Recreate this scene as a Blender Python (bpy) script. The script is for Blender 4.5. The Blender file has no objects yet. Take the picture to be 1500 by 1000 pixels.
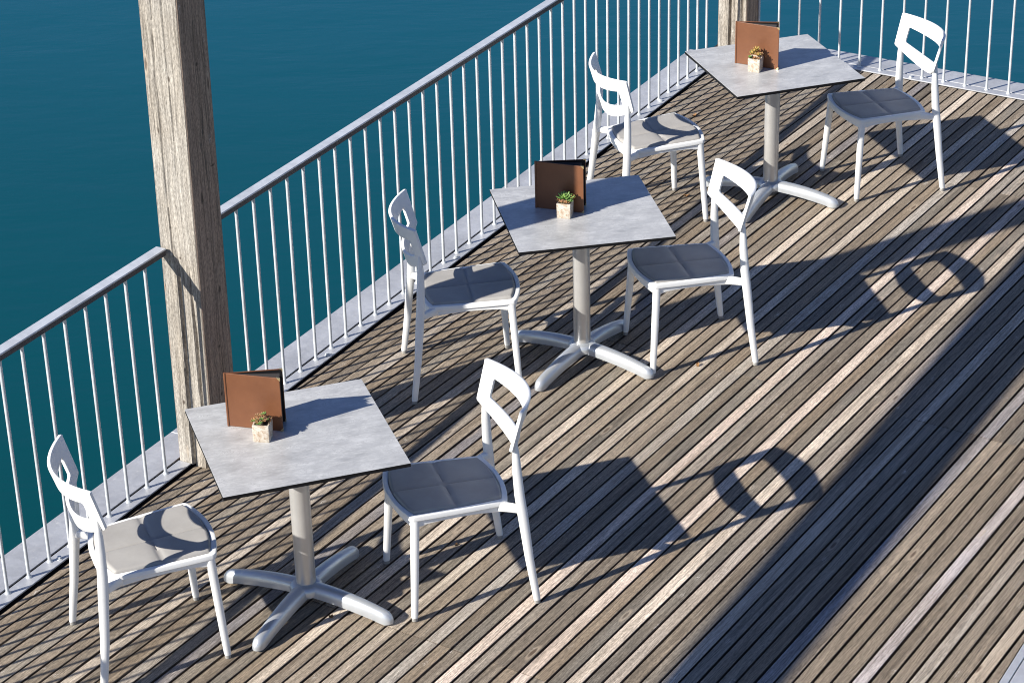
import bpy, bmesh, math, random
from math import sin, cos, pi, radians, sqrt
from mathutils import Vector, Matrix

random.seed(7)
scene = bpy.context.scene
COL = scene.collection

# ------------------------------------------------------------------ helpers
def mesh_obj(name, verts, faces, mat=None, parent=None, smooth=False, angle=None):
    me = bpy.data.meshes.new(name)
    me.from_pydata([tuple(v) for v in verts], [], faces)
    me.update()
    if smooth:
        me.polygons.foreach_set('use_smooth', [True] * len(me.polygons))
        if angle:
            me.set_sharp_from_angle(angle=radians(angle))
    o = bpy.data.objects.new(name, me)
    COL.objects.link(o)
    if mat: me.materials.append(mat)
    if parent: o.parent = parent
    return o

def bm_obj(name, bm, mat=None, parent=None, smooth=False, angle=35):
    bmesh.ops.recalc_face_normals(bm, faces=bm.faces)
    me = bpy.data.meshes.new(name)
    bm.to_mesh(me); bm.free()
    if smooth:
        me.polygons.foreach_set('use_smooth', [True] * len(me.polygons))
        me.set_sharp_from_angle(angle=radians(angle))
    o = bpy.data.objects.new(name, me)
    COL.objects.link(o)
    if mat: me.materials.append(mat)
    if parent: o.parent = parent
    return o

def empty(name, loc, rz=0.0):
    o = bpy.data.objects.new(name, None)
    o.empty_display_size = 0.1
    COL.objects.link(o)
    o.location = loc; o.rotation_euler = (0, 0, rz)
    return o

def tag(o, label=None, cat=None, group=None, kind=None):
    if label: o['label'] = label
    if cat: o['category'] = cat
    if group: o['group'] = group
    if kind: o['kind'] = kind
    return o

def children(o): return [c for c in bpy.data.objects if c.parent is o]

def copy_tree(o, parent=None):
    c = o.copy(); COL.objects.link(c)
    if parent: c.parent = parent
    for ch in children(o): copy_tree(ch, c)
    return c

def loft_into(bm, rings, cap=True):
    """rings: list of lists of points of equal count"""
    vr = [[bm.verts.new(p) for p in r] for r in rings]
    n = len(rings[0])
    for a, b in zip(vr[:-1], vr[1:]):
        for i in range(n):
            j = (i + 1) % n
            bm.faces.new((a[i], a[j], b[j], b[i]))
    if cap:
        bm.faces.new(list(reversed(vr[0]))); bm.faces.new(vr[-1])

def superring(c, ax, ay, rx, ry, n=14, e=2.6):
    out = []
    for i in range(n):
        t = 2 * pi * i / n
        ct, st = cos(t), sin(t)
        x = math.copysign(abs(ct) ** (2 / e), ct) * rx
        y = math.copysign(abs(st) ** (2 / e), st) * ry
        out.append(Vector(c) + Vector(ax) * x + Vector(ay) * y)
    return out

def box_into(bm, x0, x1, y0, y1, z0, z1, M=None, bev=0.0, seg=2):
    vs = [bm.verts.new((x, y, z)) for z in (z0, z1) for y in (y0, y1) for x in (x0, x1)]
    fs = [(0, 2, 3, 1), (4, 5, 7, 6), (0, 1, 5, 4), (2, 6, 7, 3), (0, 4, 6, 2), (1, 3, 7, 5)]
    faces = [bm.faces.new([vs[i] for i in f]) for f in fs]
    geom = vs
    if bev > 0:
        edges = list({e for f in faces for e in f.edges})
        r = bmesh.ops.bevel(bm, geom=edges, offset=bev, segments=seg, affect='EDGES', profile=0.5)
        geom = list({v for v in r['verts']} | {v for v in vs if v.is_valid})
    if M is not None:
        bmesh.ops.transform(bm, matrix=M, verts=[v for v in geom if v.is_valid])

# ------------------------------------------------------------------ materials
def new_mat(name):
    m = bpy.data.materials.new(name); m.use_nodes = True
    nt = m.node_tree
    return m, nt, nt.nodes['Principled BSDF']

def N(nt, typ, **kw):
    n = nt.nodes.new(typ)
    for k, v in kw.items():
        if k in n.inputs.keys() and not hasattr(n, k): n.inputs[k].default_value = v
        else: setattr(n, k, v)
    return n

def ramp(nt, src, stops, interp='LINEAR'):
    r = nt.nodes.new('ShaderNodeValToRGB'); r.color_ramp.interpolation = interp
    el = r.color_ramp.elements
    while len(el) < len(stops): el.new(0.5)
    for e, (p, c) in zip(el, stops):
        e.position = p; e.color = c if len(c) == 4 else (*c, 1)
    nt.links.new(src, r.inputs[0]); return r.outputs[0]

def noise(nt, vec, scale, detail=4, rough=0.55, dist=0.0):
    n = nt.nodes.new('ShaderNodeTexNoise')
    n.inputs['Scale'].default_value = scale; n.inputs['Detail'].default_value = detail
    n.inputs['Roughness'].default_value = rough; n.inputs['Distortion'].default_value = dist
    if vec: nt.links.new(vec, n.inputs['Vector'])
    return n.outputs['Fac']

def mapping(nt, vec, scale=(1, 1, 1), rot=(0, 0, 0)):
    m = nt.nodes.new('ShaderNodeMapping')
    m.inputs['Scale'].default_value = scale; m.inputs['Rotation'].default_value = rot
    nt.links.new(vec, m.inputs['Vector']); return m.outputs[0]

def mixc(nt, a, b, fac, mode='MIX'):
    m = nt.nodes.new('ShaderNodeMix'); m.data_type = 'RGBA'; m.blend_type = mode
    def put(s, v):
        if hasattr(v, 'is_linked') or hasattr(v, 'links'): nt.links.new(v, s)
        else: s.default_value = v if not isinstance(v, (int, float)) else v
    put(m.inputs[0], fac)
    for s, v in ((m.inputs[6], a), (m.inputs[7], b)):
        if hasattr(v, 'links'): nt.links.new(v, s)
        else: s.default_value = v if len(v) == 4 else (*v, 1)
    return m.outputs[2]

def mathn(nt, op, a, b=None, clamp=False):
    m = nt.nodes.new('ShaderNodeMath'); m.operation = op; m.use_clamp = clamp
    for s, v in ((m.inputs[0], a), (m.inputs[1], b)):
        if v is None: continue
        if hasattr(v, 'links'): nt.links.new(v, s)
        else: s.default_value = v
    return m.outputs[0]

def bump(nt, h, strength, dist, bsdf, prev=None):
    b = nt.nodes.new('ShaderNodeBump'); b.inputs['Strength'].default_value = strength
    b.inputs['Distance'].default_value = dist
    nt.links.new(h, b.inputs['Height'])
    if prev: nt.links.new(prev, b.inputs['Normal'])
    nt.links.new(b.outputs[0], bsdf.inputs['Normal']); return b.outputs[0]

def texco(nt, which='Object'):
    return nt.nodes.new('ShaderNodeTexCoord').outputs[which]

def wood_mat(name, rough=0.75, knots=True, fine=1.0, bstr=0.6, worn=0.6, crack=0.35, streak=0.5, knot_at=()):
    """weathered timber; 'bco' = (along, across, random), 'tone' = colour of that board's wood"""
    m, nt, bs = new_mat(name)
    at = nt.nodes.new('ShaderNodeAttribute'); at.attribute_name = 'bco'; v = at.outputs['Vector']
    tn = nt.nodes.new('ShaderNodeAttribute'); tn.attribute_name = 'tone'; tone = tn.outputs['Color']
    # gentle waviness of the grain
    w = noise(nt, mapping(nt, v, (2.2, 7, 1)), 1.0, 2)
    wv = nt.nodes.new('ShaderNodeCombineXYZ')
    nt.links.new(mathn(nt, 'MULTIPLY', mathn(nt, 'SUBTRACT', w, 0.5), 0.035), wv.inputs[1])
    va = nt.nodes.new('ShaderNodeVectorMath'); va.operation = 'ADD'
    nt.links.new(v, va.inputs[0]); nt.links.new(wv.outputs[0], va.inputs[1]); gv = va.outputs[0]
    g1 = noise(nt, mapping(nt, gv, (1.6, 70, 3)), 1.0, 6, 0.65)
    g2 = noise(nt, mapping(nt, gv, (7, 330 * fine, 3)), 1.0, 4, 0.7)
    g3 = noise(nt, mapping(nt, gv, (0.9, 22, 5)), 1.0, 3, 0.6)
    patch = noise(nt, mapping(nt, v, (1.3, 2.5, 9)), 1.0, 5, 0.6)
    c = mixc(nt, tone, (0.30, 0.24, 0.172), mathn(nt, 'MULTIPLY', ramp(nt, patch, [(0.42, (0, 0, 0)), (0.62, (1, 1, 1))]), 0.35))
    c = mixc(nt, c, ramp(nt, g1, [(0.35, (0.38, 0.36, 0.34)), (0.5, (1, 1, 1)), (0.67, (1.4, 1.39, 1.37))]), streak, 'MULTIPLY')
    c = mixc(nt, c, ramp(nt, g2, [(0.36, (0.42, 0.40, 0.38)), (0.5, (1, 1, 1)), (0.64, (1.5, 1.5, 1.48))]), 0.6, 'MULTIPLY')
    sp = noise(nt, mapping(nt, v, (60, 260 * fine, 31)), 1.0, 3, 0.7)
    c = mixc(nt, c, ramp(nt, sp, [(0.34, (0.5, 0.49, 0.47)), (0.5, (1, 1, 1)), (0.66, (1.45, 1.44, 1.42))]), 0.8, 'MULTIPLY')
    c = mixc(nt, c, ramp(nt, g3, [(0.3, (0.62, 0.58, 0.54)), (0.52, (1, 1, 1)), (1, (1.1, 1.1, 1.1))]), streak, 'MULTIPLY')
    ck = noise(nt, mapping(nt, gv, (0.7, 55 * fine, 23)), 1.0, 5, 0.6)
    c = mixc(nt, c, (0.035, 0.03, 0.026), mathn(nt, 'MULTIPLY', ramp(nt, ck, [(0.475, (0, 0, 0)), (0.497, (1, 1, 1)), (0.503, (1, 1, 1)), (0.525, (0, 0, 0))]),
                                              mathn(nt, 'MULTIPLY', ramp(nt, patch, [(0.45, (0, 0, 0)), (0.6, (1, 1, 1))]), crack)))
    # black mildew streaks on some boards
    st = noise(nt, mapping(nt, v, (2.2, 14, 11)), 1.0, 6, 0.72)
    c = mixc(nt, c, (0.055, 0.045, 0.035), mathn(nt, 'MULTIPLY', ramp(nt, st, [(0.60, (0, 0, 0)), (0.74, (1, 1, 1))]), worn))
    # bare silvery fibres
    sf = noise(nt, mapping(nt, gv, (4, 120, 17)), 1.0, 4, 0.7)
    c = mixc(nt, c, (0.52, 0.48, 0.43), mathn(nt, 'MULTIPLY', ramp(nt, sf, [(0.62, (0, 0, 0)), (0.74, (1, 1, 1))]), 0.35))
    h = mathn(nt, 'ADD', mathn(nt, 'MULTIPLY', g1, 0.6), mathn(nt, 'MULTIPLY', g2, 0.5))
    if knots:
        vo = nt.nodes.new('ShaderNodeTexVoronoi'); vo.inputs['Scale'].default_value = 1.0
        nt.links.new(mapping(nt, v, (2.1, 9, 3)), vo.inputs['Vector'])
        k = vo.outputs['Distance']
        c = mixc(nt, c, (0.10, 0.062, 0.04), mathn(nt, 'MULTIPLY', ramp(nt, k, [(0.035, (1, 1, 1)), (0.07, (0, 0, 0))]), 0.8))
        c = mixc(nt, c, (0.50, 0.40, 0.29), mathn(nt, 'MULTIPLY', ramp(nt, k, [(0.06, (0, 0, 0)), (0.085, (1, 1, 1)), (0.13, (0, 0, 0))]), 0.45))
        # pale scuffs
        vo2 = nt.nodes.new('ShaderNodeTexVoronoi'); vo2.inputs['Scale'].default_value = 1.0
        nt.links.new(mapping(nt, v, (5.3, 13, 7)), vo2.inputs['Vector'])
        n5 = noise(nt, mapping(nt, v, (90, 160, 2)), 1.0, 3, 0.7)
        sc = mathn(nt, 'MULTIPLY', ramp(nt, vo2.outputs['Distance'], [(0.05, (1, 1, 1)), (0.16, (0, 0, 0))]),
                   ramp(nt, n5, [(0.5, (0, 0, 0)), (0.62, (1, 1, 1))]))
        c = mixc(nt, c, (0.62, 0.57, 0.50), mathn(nt, 'MULTIPLY', sc, 0.8))
    if knot_at:
        wob = noise(nt, mapping(nt, v, (30, 60, 1)), 1.0, 2)
        for (ka, kb, kl, kw) in knot_at:
            sx = nt.nodes.new('ShaderNodeSeparateXYZ'); nt.links.new(v, sx.inputs[0])
            dx = mathn(nt, 'DIVIDE', mathn(nt, 'SUBTRACT', sx.outputs[0], ka), kl)
            dy = mathn(nt, 'DIVIDE', mathn(nt, 'SUBTRACT', sx.outputs[1], kb), kw)
            dd = mathn(nt, 'SQRT', mathn(nt, 'ADD', mathn(nt, 'MULTIPLY', dx, dx), mathn(nt, 'MULTIPLY', dy, dy)))
            dd = mathn(nt, 'MULTIPLY', mathn(nt, 'ADD', dd, mathn(nt, 'MULTIPLY', mathn(nt, 'SUBTRACT', wob, 0.5), 0.9)), 0.25)
            c = mixc(nt, c, (0.05, 0.035, 0.025), mathn(nt, 'MULTIPLY', ramp(nt, dd, [(0.12, (1, 1, 1)), (0.27, (0, 0, 0))]), 0.85))
    nt.links.new(c, bs.inputs['Base Color'])
    bs.inputs['Roughness'].default_value = rough
    bs.inputs['Specular IOR Level'].default_value = 0.35
    bump(nt, h, bstr, 0.003, bs)
    return m

def plain(name, col, rough=0.5, metal=0.0, spec=0.5, var=0.0, vscale=8.0, bmp=0.0, bscale=200.0):
    m, nt, bs = new_mat(name)
    bs.inputs['Base Color'].default_value = (*col, 1)
    bs.inputs['Roughness'].default_value = rough
    bs.inputs['Metallic'].default_value = metal
    bs.inputs['Specular IOR Level'].default_value = spec
    if var > 0:
        tc = texco(nt)
        f = noise(nt, tc, vscale, 5, 0.6)
        c = mixc(nt, tuple(x * (1 - var) for x in col), tuple(min(1, x * (1 + var)) for x in col), ramp(nt, f, [(0.3, (0, 0, 0)), (0.7, (1, 1, 1))]))
        nt.links.new(c, bs.inputs['Base Color'])
        nt.links.new(ramp(nt, f, [(0.3, (rough * .85,) * 3), (0.7, (min(1, rough * 1.15),) * 3)]), bs.inputs['Roughness'])
    if bmp > 0:
        bump(nt, noise(nt, texco(nt), bscale, 3, 0.6), bmp, 0.002, bs)
    return m

M = {}
# knots on the big post: (height, place round the section, half length, half width) in the post's own wood coordinates
K0 = 3 * 3.1
POST_KNOTS = [(K0 + z, 3 + a, l, w) for z, a, l, w in ((1.76, .120, .014, .007), (1.53, .042, .016, .006), (.30, .05, .012, .008), (.98, .10, .009, .006),
              (1.80, .30, .010, .010), (1.51, .305, .012, .008), (1.35, .355, .006, .016), (1.24, .262, .034, .008), (.80, .335, .020, .009), (.55, .30, .009, .008), (.33, .29, .010, .008), (1.05, .28, .008, .006))]
M['deck'] = wood_mat('weathered_deck_wood')
M['post'] = wood_mat('weathered_post_wood', fine=0.8, bstr=0.7, worn=0.2, crack=0.75, streak=0.5, knot_at=POST_KNOTS)
M['under'] = plain('subframe_shade_black', (0.012, 0.010, 0.009), 0.9)  # near-black colour stands for the darkness below the boards
M['white'] = plain('white_moulded_plastic', (0.80, 0.80, 0.78), 0.42, var=0.02, vscale=14, bmp=0.05, bscale=420)
M['glide'] = plain('grey_glide', (0.30, 0.29, 0.27), 0.6)
M['alu'] = plain('silver_powder_coat', (0.52, 0.545, 0.57), 0.36, metal=0.5, var=0.05, vscale=9, bmp=0.04, bscale=600)
M['alucol'] = plain('brushed_column', (0.56, 0.55, 0.53), 0.34, metal=0.55, var=0.05, vscale=6)
M['black'] = plain('black_core', (0.008, 0.008, 0.009), 0.7, spec=0.2)
M['brass'] = plain('brass_corner', (0.75, 0.58, 0.30), 0.3, metal=0.9)
M['page'] = plain('menu_page', (0.05, 0.045, 0.045), 0.5)
M['soil'] = plain('soil', (0.035, 0.025, 0.018), 0.9, var=0.4, vscale=90, bmp=0.8, bscale=160)

def galv_mat(name, base, rough, metal=0.35):
    m, nt, bs = new_mat(name)
    tc = texco(nt)
    vo = nt.nodes.new('ShaderNodeTexVoronoi'); vo.inputs['Scale'].default_value = 55
    nt.links.new(tc, vo.inputs['Vector'])
    f1 = noise(nt, tc, 3.0, 6, 0.65); f2 = noise(nt, tc, 28, 4, 0.6)
    c = mixc(nt, tuple(x * 0.72 for x in base), tuple(x * 1.12 for x in base), ramp(nt, f1, [(0.3, (0, 0, 0)), (0.7, (1, 1, 1))]))
    c = mixc(nt, c, ramp(nt, vo.outputs['Color'], [(0, (0.86, 0.86, 0.87)), (1, (1.08, 1.08, 1.08))]), 0.6, 'MULTIPLY')
    c = mixc(nt, c, (0.78, 0.77, 0.74), mathn(nt, 'MULTIPLY', ramp(nt, f2, [(0.64, (0, 0, 0)), (0.76, (1, 1, 1))]), 0.4))
    nt.links.new(c, bs.inputs['Base Color'])
    bs.inputs['Metallic'].default_value = metal
    nt.links.new(ramp(nt, f2, [(0.3, (rough - .08,) * 3), (0.7, (rough + .12,) * 3)]), bs.inputs['Roughness'])
    bump(nt, f2, 0.08, 0.003, bs)
    return m
M['galv'] = galv_mat('galvanised_steel', (0.52, 0.53, 0.55), 0.42)
M['railtop'] = galv_mat('galvanised_handrail', (0.58, 0.61, 0.65), 0.38, 0.2)
M['channel'] = plain('dark_steel_channel', (0.055, 0.052, 0.055), 0.55, var=0.3, vscale=20)
M['galvbar'] = galv_mat('galvanised_bar', (0.60, 0.63, 0.65), 0.40, 0.2)

# seat pad: fine woven mesh
m, nt, bs = new_mat('taupe_woven_pad')
tc = texco(nt)
wx = nt.nodes.new('ShaderNodeTexWave'); wx.bands_direction = 'X'; wx.inputs['Scale'].default_value = 170; nt.links.new(tc, wx.inputs['Vector'])
wy = nt.nodes.new('ShaderNodeTexWave'); wy.bands_direction = 'Y'; wy.inputs['Scale'].default_value = 170; nt.links.new(tc, wy.inputs['Vector'])
wv = mathn(nt, 'MULTIPLY', wx.outputs['Fac'], wy.outputs['Fac'])
f = noise(nt, tc, 7, 4, 0.6)
c = mixc(nt, (0.31, 0.295, 0.275), (0.385, 0.37, 0.345), ramp(nt, f, [(0.3, (0, 0, 0)), (0.7, (1, 1, 1))]))
c = mixc(nt, c, ramp(nt, wv, [(0, (0.9, 0.9, 0.9)), (0.6, (1.03, 1.03, 1.03))]), 0.6, 'MULTIPLY')
nt.links.new(c, bs.inputs['Base Color']); bs.inputs['Roughness'].default_value = 0.62
bs.inputs['Specular IOR Level'].default_value = 0.4
bump(nt, wv, 0.05, 0.001, bs)
M['pad'] = m

# concrete-look laminate
m, nt, bs = new_mat('concrete_laminate')
tc = texco(nt)
f1 = noise(nt, mapping(nt, tc, (7, 15, 3)), 1.0, 8, 0.68)
f2 = noise(nt, mapping(nt, tc, (26, 100, 10)), 1.0, 6, 0.7)
f3 = noise(nt, mapping(nt, tc, (9, 16, 9), (0, 0, 0.5)), 1.0, 8, 0.75, 1.2)
f4 = noise(nt, mapping(nt, tc, (120, 120, 120)), 1.0, 2, 0.5)
c = mixc(nt, (0.30, 0.303, 0.303), (0.53, 0.534, 0.53), ramp(nt, f1, [(0.3, (0, 0, 0)), (0.68, (1, 1, 1))]))
c = mixc(nt, c, (0.64, 0.64, 0.625), mathn(nt, 'MULTIPLY', ramp(nt, f2, [(0.5, (0, 0, 0)), (0.7, (1, 1, 1))]), 0.55))
c = mixc(nt, c, (0.16, 0.158, 0.158), mathn(nt, 'MULTIPLY', ramp(nt, f3, [(0.485, (0, 0, 0)), (0.5, (1, 1, 1)), (0.515, (0, 0, 0))]),
                                      mathn(nt, 'MULTIPLY', ramp(nt, f1, [(0.45, (0, 0, 0)), (0.6, (1, 1, 1))]), 0.7)))
c = mixc(nt, c, (0.22, 0.215, 0.21), mathn(nt, 'MULTIPLY', ramp(nt, f4, [(0.70, (0, 0, 0)), (0.76, (1, 1, 1))]), 0.6))
nt.links.new(c, bs.inputs['Base Color'])
nt.links.new(ramp(nt, f2, [(0.3, (0.27,) * 3), (0.7, (0.40,) * 3)]), bs.inputs['Roughness'])
bs.inputs['Specular IOR Level'].default_value = 1.0
bump(nt, f2, 0.06, 0.002, bs)
M['hpl'] = m

# brown leather
m, nt, bs = new_mat('brown_leatherette')
tc = texco(nt)
f = noise(nt, tc, 9, 5, 0.6)
c = mixc(nt, (0.125, 0.045, 0.017), (0.175, 0.067, 0.027), ramp(nt, f, [(0.3, (0, 0, 0)), (0.7, (1, 1, 1))]))
nt.links.new(c, bs.inputs['Base Color']); bs.inputs['Roughness'].default_value = 0.5
bump(nt, noise(nt, tc, 420, 3, 0.6), 0.2, 0.001, bs)
M['leather'] = m

# washed terracotta pot
m, nt, bs = new_mat('washed_stone_pot')
tc = texco(nt)
f = noise(nt, tc, 75, 6, 0.7, 0.6); f2 = noise(nt, tc, 110, 4, 0.7)
c = mixc(nt, (0.33, 0.235, 0.155), (0.54, 0.49, 0.41), ramp(nt, f, [(0.38, (0, 0, 0)), (0.56, (1, 1, 1))]))
c = mixc(nt, c, (0.40, 0.31, 0.23), mathn(nt, 'MULTIPLY', ramp(nt, f2, [(0.56, (0, 0, 0)), (0.7, (1, 1, 1))]), 0.6))
nt.links.new(c, bs.inputs['Base Color']); bs.inputs['Roughness'].default_value = 0.85
bump(nt, f, 0.5, 0.002, bs)
M['pot'] = m

def leaf_mat(name, lo, hi):
    m, nt, bs = new_mat(name)
    at = nt.nodes.new('ShaderNodeAttribute'); at.attribute_name = 'tip'
    rnd = nt.nodes.new('ShaderNodeNewGeometry').outputs['Random Per Island']
    c = mixc(nt, lo, hi, at.outputs['Fac'])
    c = mixc(nt, c, ramp(nt, rnd, [(0, (0.6, 0.75, 0.6)), (1, (1.25, 1.1, 1.0))]), 0.8, 'MULTIPLY')
    nt.links.new(c, bs.inputs['Base Color']); bs.inputs['Roughness'].default_value = 0.45
    return m
M['leaf_red'] = leaf_mat('succulent_red_leaf', (0.16, 0.21, 0.05), (0.48, 0.20, 0.13))
M['leaf_green'] = leaf_mat('succulent_green_leaf', (0.07, 0.20, 0.035), (0.22, 0.36, 0.10))
M['leaf_rust'] = leaf_mat('succulent_rust_leaf', (0.16, 0.11, 0.04), (0.52, 0.24, 0.11))
M['leaf_gold'] = leaf_mat('succulent_gold_leaf', (0.12, 0.13, 0.03), (0.55, 0.34, 0.10))
M['dry'] = plain('dry_leaf_brown', (0.26, 0.13, 0.045), 0.7, var=0.35, vscale=60)

# lake
m, nt, bs = new_mat('lake_water')
tc = texco(nt)
w1 = noise(nt, mapping(nt, tc, (0.55, 1.5, 1), (0, 0, radians(18))), 1.0, 4, 0.55, 0.3)
w2 = noise(nt, mapping(nt, tc, (2.4, 5.2, 1), (0, 0, radians(-10))), 1.0, 3, 0.55, 0.3)
big = noise(nt, mapping(nt, tc, (0.05, 0.10, 1), (0, 0, radians(25))), 1.0, 3, 0.5)
sx = nt.nodes.new('ShaderNodeSeparateXYZ'); nt.links.new(tc, sx.inputs[0])
# lighter and bluer with distance: sky reflection painted into the water colour
sky_blend = mathn(nt, 'DIVIDE', mathn(nt, 'SUBTRACT', sx.outputs[1], 9.0), 22.0, True)
sky_blend = mathn(nt, 'ADD', sky_blend, mathn(nt, 'MULTIPLY', mathn(nt, 'SUBTRACT', big, 0.5), 0.35), True)
c = mixc(nt, (0.0006, 0.044, 0.046), (0.0006, 0.080, 0.126), sky_blend)
nt.links.new(c, bs.inputs['Base Color'])
bs.inputs['Specular IOR Level'].default_value = 0.42; bs.inputs['Roughness'].default_value = 0.10; bs.inputs['IOR'].default_value = 1.333
h = mathn(nt, 'ADD', mathn(nt, 'MULTIPLY', w1, 1.0), mathn(nt, 'MULTIPLY', w2, 0.22))
bump(nt, h, 0.09, 0.12, bs)
M['water'] = m

# ------------------------------------------------------------------ camera (solved from the photo)
F_PX, PITCH, ROLL, CAM_H = 3510.343, 0.4729396, -0.0266742, 5.1232678
fwd = Vector((0, cos(PITCH), -sin(PITCH))); rt = Vector((1, 0, 0)); up = rt.cross(fwd)
r2 = rt * cos(ROLL) + up * sin(ROLL); u2 = up * cos(ROLL) - rt * sin(ROLL)
cd = bpy.data.cameras.new('camera'); cam = bpy.data.objects.new('camera', cd); COL.objects.link(cam)
cam.matrix_world = Matrix(((r2.x, u2.x, -fwd.x, 0), (r2.y, u2.y, -fwd.y, 0), (r2.z, u2.z, -fwd.z, CAM_H), (0, 0, 0, 1)))
cd.sensor_width = 36; cd.lens = 36 * F_PX / 1500; cd.clip_end = 20000; cd.clip_start = 0.1
scene.camera = cam

# ------------------------------------------------------------------ light
SUN_EL, SUN_AZ = radians(30.6), radians(30.2)           # azimuth the light travels towards, from +X
ld = bpy.data.lights.new('sun', 'SUN'); lo = bpy.data.objects.new('sun', ld); COL.objects.link(lo)
ld.energy = 5.0; ld.angle = radians(0.55); ld.color = (1.0, 0.95, 0.87)
dirv = Vector((cos(SUN_AZ) * cos(SUN_EL), sin(SUN_AZ) * cos(SUN_EL), -sin(SUN_EL)))
lo.rotation_euler = dirv.to_track_quat('-Z', 'Y').to_euler(); lo.location = (-8, -4, 9)
world = bpy.data.worlds.new('World'); scene.world = world; world.use_nodes = True
wn = world.node_tree
sky = wn.nodes.new('ShaderNodeTexSky'); sky.sky_type = 'NISHITA'; sky.sun_disc = False
sky.sun_elevation = SUN_EL; sky.sun_rotation = math.atan2(-cos(SUN_AZ), -sin(SUN_AZ))
sky.air_density = 1.0; sky.dust_density = 0.15; sky.ozone_density = 3.0; sky.altitude = 400
bg = wn.nodes['Background']; hs = wn.nodes.new('ShaderNodeHueSaturation'); hs.inputs['Saturation'].default_value = 1.1; hs.inputs['Hue'].default_value = 0.515; wn.links.new(sky.outputs[0], hs.inputs['Color']); wn.links.new(hs.outputs[0], bg.inputs[0]); bg.inputs[1].default_value = 0.068
scene.view_settings.view_transform = 'Standard'; scene.view_settings.look = 'None'
scene.view_settings.exposure = 0.80; scene.view_settings.gamma = 1.0
scene.cycles.pixel_filter_type = 'BLACKMAN_HARRIS'; scene.cycles.filter_width = 1.05

# ------------------------------------------------------------------ deck frame of reference
O = Vector((-2.0047, 7.9484)); U = Vector((0.495064, 0.868857)); NN = Vector((U.y, -U.x))
def P(u, v, z=0.0):
    p = O + U * u + NN * v; return Vector((p.x, p.y, z))
RAIL_ROT = math.atan2(U.y, U.x)
B0 = Vector((2.11959, 13.48027)); UB = Vector((0.113355, -0.071514)).normalized(); NB = Vector((UB.y, -UB.x))   # rear rail
STEP_B = 0.13403; STEP = 0.130007
DECK_L, DECK_R, DECK_B = 0.068, 3.628, 0.052

# ---- deck boards
BD = radians(57.15); BU = Vector((cos(BD), sin(BD))); BN = Vector((sin(BD), -cos(BD)))
PITCHB, GAP, REF = 0.0600, 0.0098, -2.9018
halfplanes = [(P(0, DECK_L).xy, NN), (P(0, DECK_R).xy, -NN), (B0 + NB * DECK_B, NB)]
def clip(poly, p0, n):
    out = []
    for i in range(len(poly)):
        a, b = poly[i], poly[(i + 1) % len(poly)]
        da, db = (a - p0).dot(n), (b - p0).dot(n)
        if da >= 0: out.append(a)
        if (da >= 0) != (db >= 0): out.append(a + (b - a) * (da / (da - db)))
    return out
rb = random.Random(11)
SEAMS = [6.157 - 2.488, 6.157, 8.645, 11.13, 13.62]
# hand-set tones of the boards that stand out in the photograph (by board number across the deck)
PALE, PINK, LAV, GREYB = (0.62, 0.53, 0.43), (0.64, 0.53, 0.44), (0.43, 0.385, 0.375), (0.22, 0.205, 0.205)
SP = {-22: PINK, -18: PINK, -15: PALE, 0: LAV, -10: (0.46, 0.395, 0.32), -37: GREYB, -32: PALE, -5: (0.30, 0.28, 0.28), -28: (0.50, 0.43, 0.35),
      -42: (0.44, 0.38, 0.31), 6: (0.43, 0.36, 0.28), -13: (0.42, 0.36, 0.30), -25: (0.40, 0.36, 0.31)}
def tone_for(i, seg):
    r = rb.random()
    base = [(0.285, 0.232, 0.172), (0.318, 0.260, 0.195), (0.250, 0.208, 0.160), (0.350, 0.288, 0.220), (0.295, 0.232, 0.165), (0.285, 0.250, 0.202)][int(r * 6) % 6]
    if rb.random() < 0.04: base = (0.44, 0.385, 0.32)
    k = 0.60 + rb.random() * 0.30
    return tuple(c * k for c in base)
verts, faces, tones, bcos = [], [], [], []
i0, i1 = math.floor((-6.3 - REF) / PITCHB), math.ceil((2.6 - REF) / PITCHB)
grp = 0; left = 0; has = True
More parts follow.
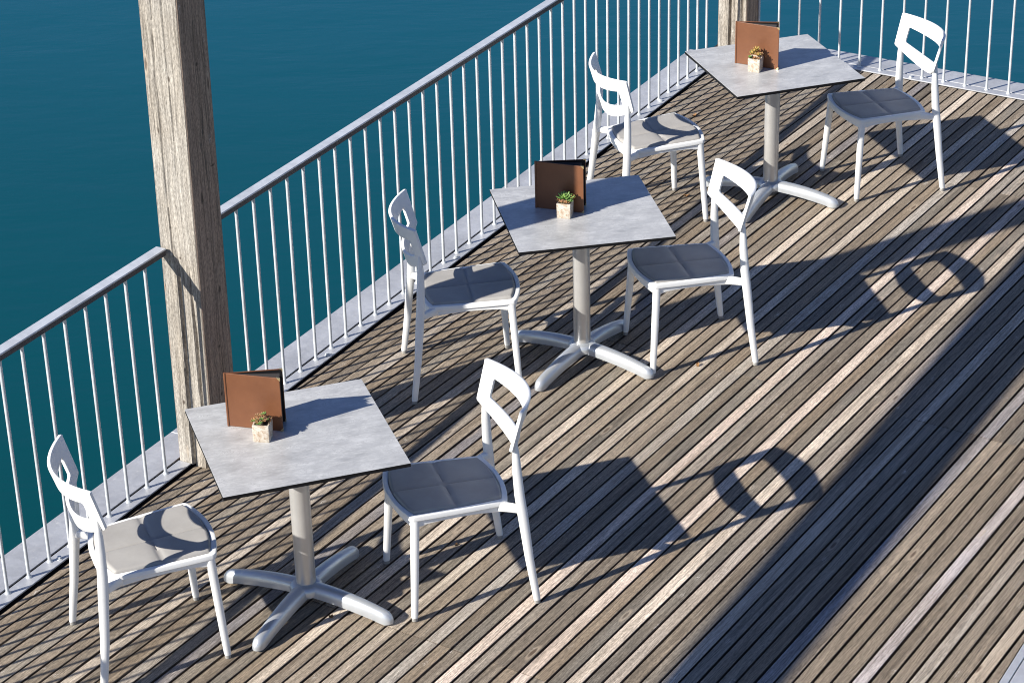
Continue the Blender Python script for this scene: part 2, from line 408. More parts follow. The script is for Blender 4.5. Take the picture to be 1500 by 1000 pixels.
for i in range(i0, i1):
    if left <= 0:
        left = rb.randint(3, 8); has = not has
    left -= 1
    n0 = REF + i * PITCHB + GAP / 2 + rb.uniform(-.0012, .0012); n1 = REF + (i + 1) * PITCHB - GAP / 2 + rb.uniform(-.0012, .0012)
    ncen = (n0 + n1) / 2
    has_here = has
    if -4.66 < ncen < -4.25 or -3.54 < ncen < -2.9: has_here = True
    if -4.24 < ncen < -3.55: has_here = False
    cuts = [1.0] + ([s + rb.uniform(-.002, .002) for s in SEAMS] if has_here else [SEAMS[0] + 1.2]) + [17.5]
    if -4.08 < ncen < -3.86: cuts = [1.0, 6.157, 11.13, 17.5]
    for si, (s0, s1) in enumerate(zip(cuts[:-1], cuts[1:])):
        zoff = rb.uniform(-.0012, .0012)
        poly = [BU * (s0 + .0018) + BN * n0, BU * (s1 - .0018) + BN * n0, BU * (s1 - .0018) + BN * n1, BU * (s0 + .0018) + BN * n1]
        for p0, nrm in halfplanes:
            poly = clip(poly, p0, nrm)
            if len(poly) < 3: break
        if len(poly) < 3: continue
        # drop doubles
        pp = [poly[0]]
        for q in poly[1:]:
            if (q - pp[-1]).length > 1e-4: pp.append(q)
        if (pp[0] - pp[-1]).length < 1e-4: pp.pop()
        if len(pp) < 3: continue
        ctr = sum(pp, Vector((0, 0))) / len(pp)
        tone = SP.get(i, None)
        if tone is None: tone = tone_for(i, si)
        off = Vector((rb.uniform(0, 50), rb.uniform(0, 20), rb.uniform(0, 9)))
        def add(p, z, tn_=None):
            verts.append((p.x, p.y, z)); tones.append((*(tn_ or tone), 1.0))
            bcos.append((p.dot(BU) + off.x, p.dot(BN) + off.y - z, off.z)); return len(verts) - 1
        k = len(pp)
        # bevelled rim: inner loop pulled 2 mm in across the board
        def inset(p, d):
            n = p.dot(BN); nn = min(max(n, n0 + d), n1 - d); return p + BN * (nn - n)
        A = [add(inset(p, .0012), zoff) for p in pp]
        Bv = [add(p, zoff - .0012) for p in pp]
        GAP_SHADE = (0.075, 0.058, 0.046)      # sides of the boards: shade in the gaps painted in as a dark tone
        B2 = [add(p, zoff - .0012, GAP_SHADE) for p in pp]
        Cv = [add(p, -.030, GAP_SHADE) for p in pp]
        faces.append(list(A))
        for a in range(k):
            b = (a + 1) % k
            faces.append([Bv[a], Bv[b], A[b], A[a]]); faces.append([Cv[a], Cv[b], B2[b], B2[a]])
deck = mesh_obj('deck', verts, faces, M['deck'])
bm = bmesh.new(); bm.from_mesh(deck.data); bmesh.ops.recalc_face_normals(bm, faces=bm.faces); bm.to_mesh(deck.data); bm.free()
def set_wood_attrs(me, bcos, tones):
    a = me.attributes.new('bco', 'FLOAT_VECTOR', 'POINT'); a.data.foreach_set('vector', [x for b in bcos for x in b])
    t = me.attributes.new('tone', 'FLOAT_COLOR', 'POINT'); t.data.foreach_set('color', [x for b in tones for x in b])
set_wood_attrs(deck.data, bcos, tones)
tag(deck, kind='structure')
# solid slab as sub-frame, near-black to paint in the darkness seen through gaps
c1, c2 = P(-8, -.15), P(-8, DECK_R + .2)
bpts = []
def hit_back(v, off=-0.15):
    p = P(0, v).xy; n = NB; q = B0 + NB * off
    t = (q - p).dot(n) / U.dot(n); return P(t, v)
pts = [P(-8, -.15), P(-8, DECK_R + .25), hit_back(DECK_R + .25), hit_back(-.15)]
bm = bmesh.new()
top = [bm.verts.new((p.x, p.y, -.055)) for p in pts]; bot = [bm.verts.new((p.x, p.y, -.32)) for p in pts]
bm.faces.new(top); bm.faces.new(bot)
for a in range(4): bm.faces.new((top[a], top[(a + 1) % 4], bot[(a + 1) % 4], bot[a]))
tag(bm_obj('subframe_shade_slab', bm, M['under']), kind='structure')

# ---- lake
wz = -3.1
S = 2500
tag(mesh_obj('lake_water', [(-S, -S, wz), (S, -S, wz), (S, S, wz), (-S, S, wz)], [(0, 1, 2, 3)], M['water']), kind='structure')

# ------------------------------------------------------------------ railings
def bar_mesh():
    bm = bmesh.new()
    rings = [superring((0, 0, z), (1, 0, 0), (0, 1, 0), 0.0073, .0073, 12, 2.0) for z in (0.005, 0.99)]
    loft_into(bm, rings)
    # weld collar
    loft_into(bm, [superring((0, 0, z), (1, 0, 0), (0, 1, 0), r, r, 10, 2.0) for z, r in ((0.006, .0135), (0.011, .0115), (0.016, .0085))])
    return bm
def railing(label, origin, d, n, ua, ub, idxs, step, u_off, bolts, rail_a=None, rail_b=None, plate_b=None):
    """a run of railing in local axes: x along the run, y across (towards the lake is +y)"""
    rz = math.atan2(d.y, d.x)
    root = empty('railing', (origin.x, origin.y, 0), rz)
    tag(root, label, 'railing', 'railings round the deck edge')
    ra = ua if rail_a is None else rail_a; rb_ = ub if rail_b is None else rail_b
    bm = bmesh.new(); box_into(bm, ra, rb_, -.025, .025, 1.0095, 1.0175, bev=.0015, seg=1)
    hr = bm_obj('handrail', bm, M['railtop'], root)
    bm = bmesh.new(); box_into(bm, ra + .001, rb_ - .001, -.0215, .0215, .986, 1.0093)
    bm_obj('rail_channel', bm, M['channel'], hr)
    # inner angle strip the bars stand on, and the broad flat plate outside it
    bm = bmesh.new()
    box_into(bm, ua, ub, -.046, .018, .000, .007, bev=.0012, seg=1)
    bm_obj('base_strip', bm, M['galv'], root)
    bm = bmesh.new()
    pb = ub if plate_b is None else plate_b
    box_into(bm, ua, pb, .033, .200, -.004, .004, bev=.0015, seg=1)
    box_into(bm, ua, pb, .192, .1995, -.30, -.0045)
    bm_obj('edge_plate', bm, M['galv'], root)
    bar = None
    for i in idxs:
        if bar is None:
            bar = bm_obj('baluster', bar_mesh(), M['galvbar'], root, True, 40)
            b = bar
        else:
            b = bar.copy(); COL.objects.link(b); b.parent = root
        b.location = (i * step + u_off, 0, 0)
    bo = None
    for u, v in bolts:
        if bo is None:
            bm = bmesh.new()
            loft_into(bm, [superring((0, 0, z), (1, 0, 0), (0, 1, 0), .013, .013, 12, 2) for z in (.0068, .0095)])
            loft_into(bm, [superring((0, 0, z), (1, 0, 0), (0, 1, 0), .0085, .0085, 6, 2) for z in (.0096, .018)])
            bo = bm_obj('bolt', bm, M['galvbar'], root); b = bo
        else:
            b = bo.copy(); COL.objects.link(b); b.parent = root
        b.location = (u, -v, 0)
    return root
PU0, PU1, PV0, PV1 = 1.163, 1.350, -.018, .169
P2U0, P2U1 = 6.700, 6.887
railing('short galvanised railing run in front of the big timber post', O, U, NN, -6.0, 1.160, range(-44, 9), STEP, 0.0,
        [(-1.27, .03), (.294, .022), (-2.83, .03)], plate_b=1.3515)
railing('long galvanised railing run between the two timber posts', O, U, NN, 1.352, 6.698, range(11, 51), STEP, 0.0,
        [(2.271, .022), (3.457, .024), (4.65, .022), (5.833, .02)])
# rear run: its own frame, lake side is +y of the local frame
bx0 = -0.80
railing('rear galvanised railing run beyond the farthest table', B0, UB, NB, bx0 + .06, 4.2, range(-5, 31), STEP_B, 0.0,
        [(-.25, .02), (.34, .022), (1.08, .022)], rail_a=-.745)

# far long edge of the deck: flat galvanised flashing
root = empty('edge_flashing', tuple(P(0, DECK_R)), RAIL_ROT)
tag(root, 'pale flat metal flashing along the deck edge, lower right corner', 'metal flashing')
bm = bmesh.new(); box_into(bm, -7.5, 3.6, -.036, -.006, .000, .007, bev=.0015, seg=1); bm_obj('edge_strip', bm, M['galv'], root)
bm = bmesh.new(); box_into(bm, -7.5, 3.6, -.60, -.0385, -.004, .004, bev=.0015, seg=1); bm_obj('cover_plate', bm, M['galv'], root)

# ------------------------------------------------------------------ posts and beam
def wood_post(name, u0, u1, v0, v1, h, seed, grooves, parent=None):
    rr = random.Random(seed)
    # cross-section polyline in (u, v); -u face first, from v0 to v1
    ch = .005; w = v1 - v0; nf = 34
    sec = []
    for k in range(nf + 1):
        sec.append(('f', k / nf, u0, v0 + ch + (w - 2 * ch) * k / nf))
    for k in range(9): sec.append(('r', k / 8, u0 + ch + (u1 - u0 - 2 * ch) * k / 8, v1))
    for k in range(9): sec.append(('b', k / 8, u1, v1 - ch - (w - 2 * ch) * k / 8))
    for k in range(9): sec.append(('l', k / 8, u1 - ch - (u1 - u0 - 2 * ch) * k / 8, v0))
    nz = 90; verts = []; faces = []; bc = []; tn = []
    S_ = len(sec)
    chips = [(rr.uniform(.15, h), rr.uniform(.004, .012), rr.uniform(.01, .03)) for _ in range(6)]
    for a in range(nz + 1):
        z = h * a / nz
        for (f, t, u, v) in sec:
            du = dv = 0
            if f == 'f':
                for (tc, z0, z1, wid, dep, wob) in grooves:
                    c = tc + wob * sin(z * 5.1 + tc * 9) + wob * .5 * sin(z * 13)
                    kz = max(0, min(1, (z - z0) / .12)) * max(0, min(1, (z1 - z) / .25))
                    du += dep * kz * max(0, 1 - abs(t - c) / wid) ** .6 if abs(t - c) < wid else 0
                if t < .001 or t > .999:
                    for (zc, dp, ln) in chips:
                        if abs(z - zc) < ln and t < .001: dv += dp * (1 - abs(z - zc) / ln)
            p = P(u + du + .011 * z, v + dv + .001 * z, z)
            verts.append(p); 
            around = {'f': 0, 'r': .2, 'b': .4, 'l': .6}[f] + t * w
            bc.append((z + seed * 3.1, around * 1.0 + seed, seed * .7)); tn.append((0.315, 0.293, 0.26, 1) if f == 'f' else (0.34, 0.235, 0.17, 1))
    for a in range(nz):
        for k in range(S_):
            j = (k + 1) % S_
            faces.append((a * S_ + k, a * S_ + j, (a + 1) * S_ + j, (a + 1) * S_ + k))
    faces.append(list(range(S_))[::-1]); faces.append([nz * S_ + k for k in range(S_)])
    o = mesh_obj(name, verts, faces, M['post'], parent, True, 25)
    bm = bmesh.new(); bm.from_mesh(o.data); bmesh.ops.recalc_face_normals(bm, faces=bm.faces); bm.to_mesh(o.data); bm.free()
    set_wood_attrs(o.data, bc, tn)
    return o
BEAM0, BEAM1 = 2.995, 3.285
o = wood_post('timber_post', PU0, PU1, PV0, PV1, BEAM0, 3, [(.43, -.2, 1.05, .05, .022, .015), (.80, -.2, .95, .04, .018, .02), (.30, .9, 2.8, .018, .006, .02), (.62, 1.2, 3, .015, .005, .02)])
tag(o, 'big weathered square timber post beside the nearest table', 'post', 'timber posts carrying the roof beam')
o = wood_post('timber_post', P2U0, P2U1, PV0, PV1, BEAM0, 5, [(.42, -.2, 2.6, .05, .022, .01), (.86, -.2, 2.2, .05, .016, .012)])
tag(o, 'far corner timber post behind the farthest table', 'post', 'timber posts carrying the roof beam')
# beam overhead: it is what throws the broad dark stripe along the deck
bm = bmesh.new(); box_into(bm, -7.0, 7.05, PV0, PV1, BEAM0 + .002, BEAM1, bev=.006)
bmesh.ops.transform(bm, matrix=Matrix(((U.x, NN.x, 0, O.x), (U.y, NN.y, 0, O.y), (0, 0, 1, 0), (0, 0, 0, 1))), verts=bm.verts)
o = bm_obj('timber_beam', bm, M['post'])
set_wood_attrs(o.data, [((v.co.xy - O).dot(U), (v.co.xy - O).dot(NN) + v.co.z, 4.0) for v in o.data.vertices], [(0.315, 0.293, 0.26, 1)] * len(o.data.vertices))
tag(o, 'long weathered timber beam lying across the tops of the posts', 'beam')

# ------------------------------------------------------------------ chair
SF, SB = (0.205, 0.156, 0.4496), (0.182, -0.229, 0.4365)
def seat_z(y): return SB[2] + (SF[2] - SB[2]) * (y - SB[1]) / (SF[1] - SB[1])
def seat_outline(inset=0.0, r=.014):
    """closed outline, counter-clockwise from the back-left corner, as (x, y)"""
    def bow(a, b, amt, n):
        out = []
        for k in range(n + 1):
            t = k / n; p = Vector(a).lerp(Vector(b), t); q = 4 * t * (1 - t)
            d = (Vector(b) - Vector(a)).normalized(); out.append(p + Vector((d.y, -d.x)) * amt * q)
        return out
    i_ = inset; r = max(.006, r - inset * .5)
    c = [(-SB[0] + i_, SB[1] + i_), (SB[0] - i_, SB[1] + i_), (SF[0] - i_, SF[1] - i_), (-SF[0] + i_, SF[1] - i_)]
    sides = [bow(c[0], c[1], .030, 30), bow(c[1], c[2], .004, 20), bow(c[2], c[3], .042, 30), bow(c[3], c[0], .004, 20)]
    out = []
    for a in range(4):
        s, nx = sides[a], sides[(a + 1) % 4]
        keep = [p for p in s[2:-2] if (p - s[0]).length > r * 1.1 and (p - s[-1]).length > r * 1.1]
        L_ = (s[1] - s[0]).normalized(); E_ = (s[-2] - s[-1]).normalized()
        keep = [s[0] + L_ * r] + keep + [s[-1] + E_ * r]
        out += keep
        p0, p1, p2 = keep[-1], s[-1], nx[0] + (nx[1] - nx[0]).normalized() * r
        for k in range(1, 6):
            t = k / 6; out.append(p0 * (1 - t) ** 2 + p1 * 2 * t * (1 - t) + p2 * t * t)
    return out
def make_chair():
    root = empty('chair', (0, 0, 0))
    # seat frame
    bm = bmesh.new()
    prof = [(.0000, -.004), (.0015, -.001), (.004, 0), (.0172, 0), (.0192, -.002), (.0197, -.005), (.0197, -.048), (.009, -.050), (.0065, -.047), (.0065, -.0225), (.0015, -.0215), (0, -.019)]
    loops = {}
    rings = [seat_outline(i) for i, _ in prof]
    n = len(rings[0]); vv = []
    for (ins, dz), ring in zip(prof, rings):
        row = []
        for p in ring:
            z = dz
            if dz < -.03:   # apron is shallower in mid-span
                side = max(0, 1 - (abs(p.x) / .18) ** 2) if p.y > 0.1 else max(0, 1 - ((p.y + .03) / .17) ** 2)
                z = dz + .012 * min(1, side)
            row.append(bm.verts.new((p.x, p.y, seat_z(p.y) + z)))
        vv.append(row)
    for a in range(len(prof)):
        b = (a + 1) % len(prof)
        for k in range(n):
            j = (k + 1) % n
            bm.faces.new((vv[a][k], vv[a][j], vv[b][j], vv[b][k]))
    # arms from the back corners of the seat out to the rear legs
    for s in (-1, 1):
        a, b = Vector((s * .170, -.196, .412)), Vector((s * .2225, -.274, .4115))
        d = (b - a).normalized(); side = Vector((d.y, -d.x, 0))
        loft_into(bm, [superring(a + (b - a) * t, side, (0, 0, 1), .0125 + .002 * t, h, 12, 3.2) for t, h in ((0, .022), (.35, .0185), (.75, .0165), (1, .0185))])
    # under-web so nothing shows below the pad
    loop = seat_outline(.0187)
    bm.faces.new([bm.verts.new((p.x, p.y, seat_z(p.y) - .016)) for p in loop])
    bm_obj('seat_frame', bm, M['white'], root, True, 28)
    # pad, quilted in four
    bm = bmesh.new(); ng = 44; grid = []
    ins = .0210
    def fy(x): return SF[1] + .042 * (1 - (x / SF[0]) ** 2) - ins
    def by(x): return SB[1] - .030 * (1 - (x / SB[0]) ** 2) + ins
    for i in range(ng + 1):
        a = -1 + 2 * i / ng; row = []
        a = math.copysign(1 - (1 - abs(a)) ** 1.25, a)
        for j in range(ng + 1):
            b = -1 + 2 * j / ng; b = math.copysign(1 - (1 - abs(b)) ** 1.25, b)
            # superellipse-ish rounding of the corners
            k = 1 - .012 * (abs(a) ** 10) * (abs(b) ** 10)
            t = (b * k + 1) / 2
            yw = SB[1] + (SF[1] - SB[1]) * t; hw = SB[0] + (SF[0] - SB[0]) * t + .004 * 4 * t * (1 - t) - ins
            x = a * k * hw; y = by(x) + (fy(x) - by(x)) * t
            e = min((1 - abs(a)) * hw, (1 - abs(b)) * .19)
            edge = min(1, max(0, e / .010)); edge = 1 - (1 - edge) ** 2
            sa, sb_ = abs(x), abs(y + .03)
            q = min(1, min(sa, sb_) / .045); q = 1 - (1 - q) ** 2.2
            g = math.exp(-(sa / .0035) ** 2) + math.exp(-(sb_ / .0035) ** 2)
            z = -.006 + .0095 * edge + .0060 * q * edge - .0042 * min(1, g) * edge
            row.append(bm.verts.new((x, y, seat_z(y) + z)))
        grid.append(row)
    for i in range(ng):
        for j in range(ng):
            bm.faces.new((grid[i][j], grid[i + 1][j], grid[i + 1][j + 1], grid[i][j + 1]))
    bm_obj('seat_pad', bm, M['pad'], root, True, 60)
    # backrest panel with its slot
    def panel(s, t):
        k = 1 - s * s
        y = -.234 - .044 * t - (.065 + .025 * t) * k
        zb, zt = .667 - .076 * k, .836 - .010 * k
        return Vector((s * (.221 + .010 * t), y, zb + (zt - zb) * t))
    HS, H0, H1 = .775, .275, .675
    ss = [-1, -.96, -.9, -.83] + [-HS + 2 * HS * k / 22 for k in range(23)] + [.83, .9, .96, 1]
    tt = [0, .05, .12, .2, H0, .34, .42, .5, .58, .62, H1, .74, .82, .92, .97, 1]
    TH = .0135
    def nrm(s, t):
        e = 1e-3; a = panel(s + e, t) - panel(s - e, t); b = panel(s, t + e) - panel(s, t - e); return a.cross(b).normalized()
    bm = bmesh.new(); fr, bk = {}, {}
    for i, s in enumerate(ss):
        for j, t in enumerate(tt):
            p, nn_ = panel(s, t), nrm(s, t)
            fr[i, j] = bm.verts.new(p + nn_ * TH / 2); bk[i, j] = bm.verts.new(p - nn_ * TH / 2)
    def solid(i, j):
        if not (0 <= i < len(ss) - 1 and 0 <= j < len(tt) - 1): return False
        sc, tc = (ss[i] + ss[i + 1]) / 2, (tt[j] + tt[j + 1]) / 2
        return not (abs(sc) < HS and H0 < tc < H1)
    for i in range(len(ss) - 1):
        for j in range(len(tt) - 1):
            if not solid(i, j): continue
            bm.faces.new((fr[i, j], fr[i + 1, j], fr[i + 1, j + 1], fr[i, j + 1]))
            bm.faces.new((bk[i, j], bk[i, j + 1], bk[i + 1, j + 1], bk[i + 1, j]))
            for di, dj, a, b in ((-1, 0, (i, j), (i, j + 1)), (1, 0, (i + 1, j), (i + 1, j + 1)), (0, -1, (i, j), (i + 1, j)), (0, 1, (i, j + 1), (i + 1, j + 1))):
                if not solid(i + di, j + dj): bm.faces.new((fr[a], fr[b], bk[b], bk[a]))
    for v in [v for v in bm.verts if not v.link_faces]: bm.verts.remove(v)
    bmesh.ops.recalc_face_normals(bm, faces=bm.faces)
    # round the corners of outline and slot, then ease the rims
    bm.edges.ensure_lookup_table()
    def is_corner(e):
        if len(e.link_faces) != 2: return False
        return abs((e.verts[0].co - e.verts[1].co).length - TH) < 1e-4 and e.calc_face_angle(0) > radians(50)
    ce = [e for e in bm.edges if is_corner(e)]
    bmesh.ops.bevel(bm, geom=ce, offset=.0085, segments=4, affect='EDGES', profile=.5)
    re = [e for e in bm.edges if len(e.link_faces) == 2 and e.calc_face_angle(0) > radians(60)]
    bmesh.ops.bevel(bm, geom=re, offset=.0028, segments=2, affect='EDGES', profile=.5)
    bm_obj('backrest', bm, M['white'], root, True, 24)
    # legs: each a mesh of its own with a small grey glide
    def leg(path):
        bm = bmesh.new()
        rings = []
        for (c, rx, ry) in path: rings.append(superring(c, (1, 0, 0), (0, 1, 0), rx, ry, 16, 3.0))
        loft_into(bm, rings)
        o = bm_obj('leg', bm, M['white'], root, True, 50)
        c, rx, ry = path[0]
        bm = bmesh.new(); loft_into(bm, [superring((c[0], c[1], z), (1, 0, 0), (0, 1, 0), rx * .96, ry * .96, 12, 2.8) for z in (0.0, .0145)])
        bm_obj('glide', bm, M['glide'], o, True, 50)
    for s in (-1, 1):
        pf0, pf1 = Vector((s * .2168, .1635, .014)), Vector((s * .188, .1375, .428))
        leg([(pf0, .0115, .012), (pf0.lerp(pf1, .02), .0125, .013), (pf0.lerp(pf1, .5), .0145, .0155), (pf0.lerp(pf1, .85), .0155, .0165), (pf0.lerp(pf1, 1), .0160, .0170)])
        pr = [(Vector((s * .2500, -.3175, .014)), .0115, .0125), (Vector((s * .2497, -.3166, .020)), .0125, .0135), (Vector((s * .2405, -.293, .20)), .0145, .0165),
              (Vector((s * .2235, -.275, .395)), .0160, .0195), (Vector((s * .2140, -.268, .47)), .0158, .0190), (Vector((s * .2050, -.263, .57)), .0150, .0170),
              (Vector((s * .2010, -.2615, .63)), .0145, .0145), (Vector((s * .2000, -.2610, .665)), .0138, .0105), (Vector((s * .1990, -.2628, .700)), .0120, .0048)]
        leg(pr)
    return root
CH = [(-1.32856, 7.61621, -1.1878), (-.30453, 7.94339, -4.42589), (-.15769, 9.71513, -1.44816), (.74519, 9.88043, -4.47715), (.79736, 11.47259, -1.2599), (1.92034, 11.77558, -4.41406)]
CL = ['white chair with grey pad on the railing side of the nearest table',
      'white chair with grey pad on the open-deck side of the nearest table',
      'white chair with grey pad on the railing side of the middle table',
      'white chair with grey pad on the open-deck side of the middle table',
      'white chair with grey pad on the railing side of the farthest table',
      'white chair with grey pad on the open-deck side of the farthest table']
proto = make_chair()
for i, (x, y, a) in enumerate(CH):
    o = proto if i == 0 else copy_tree(proto)
    o.location = (x, y, 0.002); o.rotation_euler = (0, 0, a)
    tag(o, CL[i], 'chair', 'white chairs round the tables')

# ------------------------------------------------------------------ table
TZ = 0.740
def make_table():
    root = empty('bistro_table', (0, 0, 0))
    bm = bmesh.new(); box_into(bm, -.35, .35, -.35, .35, TZ - .0014, TZ, bev=.0004, seg=1)
    tp = bm_obj('tabletop', bm, M['hpl'], root)
    bm = bmesh.new(); box_into(bm, -.3498, .3498, -.3498, .3498, TZ - .0160, TZ - .0015, bev=.0006, seg=1)
    bm_obj('core_edge', bm, M['black'], tp)
    bm = bmesh.new()
    loft_into(bm, [superring((0, 0, z), (1, 0, 0), (0, 1, 0), .039, .039, 40, 2) for z in (.098, TZ - .0222)])
    bm_obj('column', bm, M['alucol'], root, True, 40)
    bm = bmesh.new()
    box_into(bm, -.16, .16, -.16, .16, TZ - .0225, TZ - .0162)
    bm_obj('mounting_plate', bm, M['black'], root)
    bm = bmesh.new()
    hub = [(.050, .056), (.054, .064), (.075, .066), (.088, .060), (.096, .050), (.0975, .0405)]
    loft_into(bm, [superring((0, 0, z), (cos(pi / 4), sin(pi / 4), 0), (-sin(pi / 4), cos(pi / 4), 0), r, r, 32, 2.0 + (.0 if z > .09 else .0)) for z, r in hub])
    bm_obj('hub', bm, M['alu'], root, True, 50)
    for k in range(4):
        a = pi / 4 + k * pi / 2
        dr, sd = Vector((cos(a), sin(a), 0)), Vector((-sin(a), cos(a), 0))
        rings = []
        stations = [.012, .045, .08, .12, .16, .20, .24, .28, .315, .34, .358, .370, .377, .381]
        for r in stations:
            q = r / .381
            zt = .0985 - .052 * q ** 2.3
            zb = max(.0075, .052 - .052 * q ** 1.7) if r < .325 else .0075
            w = .0345 - .011 * q
            if r > .35:
                tt_ = (r - .35) / .031; w *= sqrt(max(.04, 1 - tt_ ** 2 * .96)); zt -= .022 * tt_ ** 2.2
            c = dr * r; ring = []
            pr = [(-1, 0), (-1.0, .35), (-.93, .62), (-.72, .84), (-.40, .96), (0, 1), (.40, .96), (.72, .84), (.93, .62), (1.0, .35), (1, 0), (.6, -.02), (-.6, -.02)]
            for (sx, sz) in pr: ring.append(Vector((c.x, c.y, zb + (zt - zb) * max(0, sz))) + sd * w * sx)
            rings.append(ring)
        bm = bmesh.new(); loft_into(bm, rings)
        lg = bm_obj('leg', bm, M['alu'], root, True, 50)
        g = dr * .352
        bm = bmesh.new(); loft_into(bm, [superring((g.x, g.y, z), (1, 0, 0), (0, 1, 0), .019, .019, 16, 2) for z in (0, .0078)])
        bm_obj('glide', bm, M['glide'], lg)
    return root
TB = [(-.8209, 7.83842, .30546), (.32265, 9.81271, .1776), (1.38327, 11.60926, .30563)]
TL = ['square concrete-look table nearest the viewer, beside the big timber post',
      'square concrete-look table in the middle of the row, its top half shaded',
      'square concrete-look table farthest away, in front of the corner post']
tproto = make_table()
for i, (x, y, a) in enumerate(TB):
    o = tproto if i == 0 else copy_tree(tproto)
    o.location = (x, y, 0.002); o.rotation_euler = (0, 0, a)
    tag(o, TL[i], 'table', 'bistro tables in a row')
def on_table(i, x, y, z=TZ + .0022):
    tx, ty, a = TB[i]; return Vector((tx + cos(a) * x - sin(a) * y, ty + sin(a) * x + cos(a) * y, z))

# ------------------------------------------------------------------ menus
def make_menu(i, sp, fe, be, label):
    """a menu book standing half open; spine at sp, free ends of the covers at fe and be (table coordinates)"""
    s, f, b = on_table(i, *sp), on_table(i, *fe), on_table(i, *be)
    root = empty('menu_book', tuple(s)); tag(root, label, 'menu', 'brown menus standing on the tables')
    H, TH = .226, .0045
    def board(name, d, L, z0, z1, th, off, mat, parent, x0=0.0, bev=.0015):
        bm = bmesh.new(); box_into(bm, x0, L, -th / 2 + off, th / 2 + off, z0, z1, bev=bev)
        bmesh.ops.transform(bm, matrix=Matrix.Rotation(math.atan2(d.y, d.x), 4, 'Z'), verts=bm.verts)
        return bm_obj(name, bm, mat, parent)
    for nm, e, sgn in (('front_cover', f, 1), ('back_cover', b, -1)):
        d = (e - s); L = d.length
        cv = board(nm, d, L, .001, H, TH, 0, M['leather'], root, x0=.003)
        # dark inner lining
        board('lining', d, L - .003, .003, H - .003, .0012, sgn * (TH / 2 + .0007), M['black'], cv, x0=.005, bev=.0003)
        for z0, z1 in ((.0012, .014), (H - .013, H + .0008)):
            bm = bmesh.new()
            pts = [(L - .013, 0), (L + .0008, 0), (L + .0008, .013)] if z0 < .1 else [(L - .013, .0138), (L + .0008, .0138), (L + .0008, 0)]
            lo_ = [bm.verts.new((x, -TH / 2 - .0007, z0 + z)) for x, z in pts]; hi_ = [bm.verts.new((x, TH / 2 + .0007, z0 + z)) for x, z in pts]
            bm.faces.new(lo_); bm.faces.new(hi_)
            for k in range(3): bm.faces.new((lo_[k], lo_[(k + 1) % 3], hi_[(k + 1) % 3], hi_[k]))
            bmesh.ops.transform(bm, matrix=Matrix.Rotation(math.atan2(d.y, d.x), 4, 'Z'), verts=bm.verts)
            bm_obj('metal_corner', bm, M['brass'], cv)
    # inner sleeves between the covers
    df, db = (f - s), (b - s)
    for t, L in ((.30, .208), (.48, .205), (.66, .206)):
        d = df.normalized().lerp(db.normalized(), t)
        board('page', d, L, .004, H - .006, .0012, 0, M['page'], root, x0=.008, bev=.0003)
    bm = bmesh.new(); loft_into(bm, [superring((0, 0, z), (1, 0, 0), (0, 1, 0), .0055, .0055, 14, 2) for z in (.001, H)])
    bm_obj('spine', bm, M['leather'], root, True, 40)
make_menu(0, (-.218, .161), (-.034, .047), (-.006, .118), 'brown menu standing half open on the nearest table')
make_menu(1, (-.182, .098), (.012, -.013), (.040, .066), 'brown menu standing on the middle table, mostly in shadow')
make_menu(2, (-.172, .090), (-.010, -.081), (.024, .000), 'brown menu standing half open on the farthest table')

# ------------------------------------------------------------------ little succulents
def leaf_into(V, Fc, T, base, d, upv, L, w, th):
    """a plump pointed leaf"""
    side = d.cross(upv).normalized(); upn = side.cross(d).normalized()
    st = [(0, .35), (.25, .8), (.5, 1), (.75, .78), (.92, .35), (1.0, .03)]
    start = len(V)
    for t, k in st:
        c = base + d * (L * t) + upn * (.25 * L * t * t)
        for a in range(6):
            an = 2 * pi * a / 6
            V.append(c + side * (cos(an) * w * k) + upn * (sin(an) * th * k)); T.append(t)
    for r in range(len(st) - 1):
        for a in range(6):
            b = (a + 1) % 6; q = start + r * 6
            Fc.append((q + a, q + b, q + 6 + b, q + 6 + a))
    Fc.append([start + a for a in range(6)][::-1]); Fc.append([start + (len(st) - 1) * 6 + a for a in range(6)])
def rosette(parent, ctr, R, n, mat, rr, tilt=.5, plump=.22):
    V, Fc, T = [], [], []
    for k in range(n):
        q = (k + .5) / n; an = k * 2.399963; el = radians(8 + 72 * (1 - q)) 
        d = Vector((cos(an) * cos(el), sin(an) * cos(el), sin(el)))
        L = R * (.45 + .6 * q) * rr.uniform(.85, 1.12)
        leaf_into(V, Fc, T, ctr + d * R * .05, d, Vector((0, 0, 1)) if el < 1.3 else Vector((1, 0, .2)), L, L * plump, L * .10)
    o = mesh_obj('rosette', V, Fc, mat, parent, True)
    a = o.data.attributes.new('tip', 'FLOAT', 'POINT'); a.data.foreach_set('value', T)
    return o
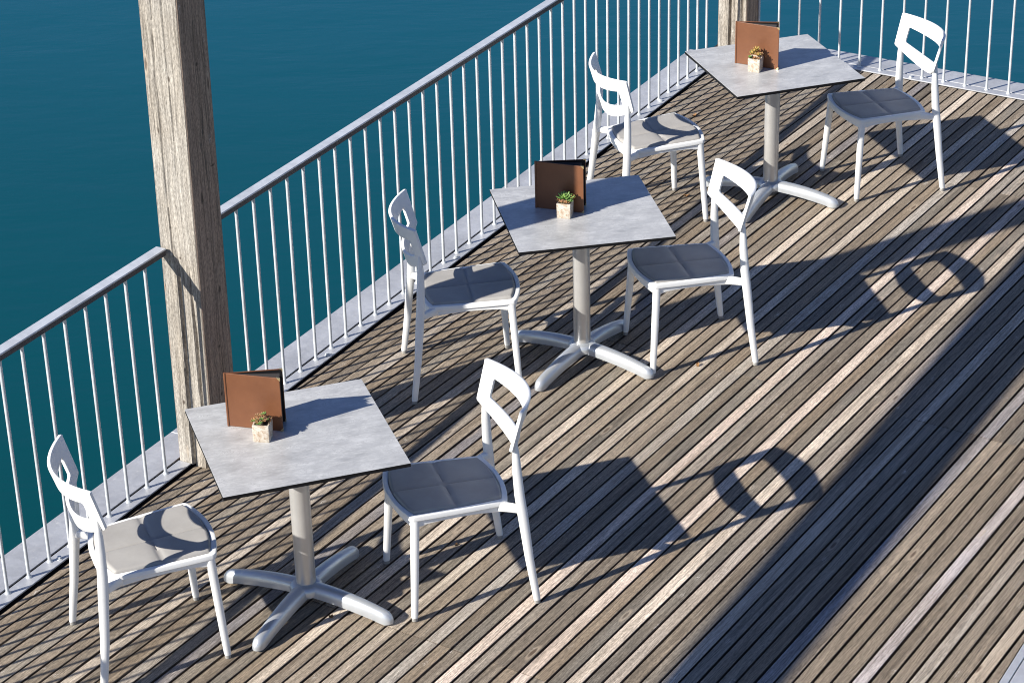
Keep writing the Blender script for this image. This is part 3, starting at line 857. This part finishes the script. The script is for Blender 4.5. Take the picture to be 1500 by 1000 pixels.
def make_plant(i, fl, fr_, label, kind, seed):
    a, b = on_table(i, *fl), on_table(i, *fr_)
    d = (b - a); d.normalize(); back = Vector((-d.y, d.x, 0))
    W = .064
    c = (a + b) / 2 + back * (W / 2)
    root = empty('potted_succulent', tuple(c), math.atan2(d.y, d.x)); tag(root, label, 'potted plant', 'small potted succulents on the tables')
    rr = random.Random(seed)
    bm = bmesh.new(); h = .070; w0, w1, wi = W / 2 - .0015, W / 2 + .0005, W / 2 - .006
    def sq(w, z): return superring((0, 0, z), (cos(pi / 4), sin(pi / 4), 0), (-sin(pi / 4), cos(pi / 4), 0), w * 1.0, w * 1.0, 24, 2)
    def rsq(w, z, r=.0035):
        out = []
        for cx, cy, s in ((1, 1, 0), (-1, 1, 1), (-1, -1, 2), (1, -1, 3)):
            for k in range(4):
                an = s * pi / 2 + k * pi / 6; out.append(Vector((cx * (w - r) + cos(an) * r, cy * (w - r) + sin(an) * r, z)))
        return out
    loft_into(bm, [rsq(w0, .0), rsq(w0 + .0008, .004), rsq(w1, h - .002), rsq(w1 - .0012, h), rsq(wi, h), rsq(wi - .001, h - .012)])
    bm_obj('pot', bm, M['pot'], root, True, 40)
    bm = bmesh.new(); loft_into(bm, [rsq(wi - .0015, h - .013), rsq(wi - .0015, h - .007)]); bm_obj('soil', bm, M['soil'], root)
    if kind == 'red':
        for k in range(44):
            an = rr.uniform(0, 2 * pi); r = sqrt(rr.random()) * .032
            z = h - .002 + (1 - (r / .036) ** 2) * .036 * rr.uniform(.3, 1.0)
            rosette(root, Vector((cos(an) * r, sin(an) * r, z)), rr.uniform(.011, .017), 13, M[rr.choice(('leaf_red', 'leaf_red', 'leaf_red', 'leaf_rust', 'leaf_green'))], rr)
    elif kind == 'green':
        rosette(root, Vector((.002, .002, h + .012)), .044, 36, M['leaf_green'], rr, plump=.2)
        for x, y, z, R, mt in ((-.024, -.012, .002, .018, 'leaf_red'), (-.010, -.026, .000, .016, 'leaf_red'), (.012, -.026, .000, .015, 'leaf_rust'), (-.028, .012, .004, .018, 'leaf_red'),
                               (.026, .004, .010, .020, 'leaf_gold'), (.030, .020, .008, .018, 'leaf_gold'), (.027, -.016, .004, .016, 'leaf_green'), (.010, .028, .006, .018, 'leaf_green')):
            rosette(root, Vector((x, y, h + z + .004)), R * 1.25, 15, M[mt], rr)
    else:
        for x, y, z, R, mt in ((.004, .006, .026, .022, 'leaf_gold'), (-.014, -.008, .012, .020, 'leaf_gold'), (.018, -.012, .010, .019, 'leaf_gold'), (-.020, .014, .010, .018, 'leaf_green'),
                               (-.024, -.018, .000, .014, 'leaf_green'), (.002, -.024, .000, .015, 'leaf_rust'), (.024, .012, .008, .017, 'leaf_rust'), (.022, -.026, .000, .013, 'leaf_red'), (.0, .024, .014, .018, 'leaf_gold'), (-.008, .0, .02, .016, 'leaf_gold')):
            rosette(root, Vector((x, y, h + z * 1.4 + .002)), R * 1.15, 16, M[mt], rr)
make_plant(0, (-.160, .006), (-.102, -.022), 'reddish succulent in cream square pot on the nearest table', 'red', 1)
make_plant(1, (-.121, -.036), (-.057, -.066), 'green rosette succulent in cream square pot on the middle table', 'green', 2)
make_plant(2, (-.168, -.044), (-.114, -.091), 'golden succulent in cream square pot on the farthest table', 'gold', 3)

# ------------------------------------------------------------------ a few fallen leaves
def gpt(px, py):
    d = fwd * F_PX + r2 * (px - 750) - u2 * (py - 500); t = -CAM_H / d.z
    return Vector((d.x * t, d.y * t, 0))
def dry_leaf(px, py, label, seed, L=.035):
    rr = random.Random(seed); p = gpt(px, py)
    V, Fc = [], []
    n = 8
    for k in range(n + 1):
        t = k / n; w = L * .33 * sin(pi * min(.97, t * .95 + .03)) ** .8
        cz = .0035 + .007 * t * t + .002 * sin(t * 7 + seed)
        for s in (-1, 0, 1): V.append(Vector(((t - .5) * L, s * w, cz + abs(s) * (.004 + .003 * sin(5 * t + seed)))))
    for k in range(n):
        for s in range(2): Fc.append((k * 3 + s, k * 3 + s + 1, k * 3 + 4 + s, k * 3 + 3 + s))
    nb = len(V)
    V += [v + Vector((0, 0, .0006)) for v in V]
    Fc += [tuple(nb + q for q in reversed(f)) for f in Fc]
    o = mesh_obj('dry_leaf', V, Fc, M['dry'], None, True)
    o.location = p; o.rotation_euler = (0, 0, rr.uniform(0, 6.28))
    tag(o, label, 'leaf', 'dry leaves fallen on the deck')
dry_leaf(1017, 171, 'curled orange leaf on the deck left of the farthest table', 1)
dry_leaf(1006, 288, 'dry orange leaf between the middle and farthest tables', 2)
dry_leaf(1022, 536, 'yellow brown leaf under the middle table open-deck chair', 4, .022)
dry_leaf(671, 800, 'dry leaf under the open-deck chair of the nearest table', 5, .03)
dry_leaf(485, 905, 'dry leaf beside the foot of the nearest table', 6, .028)
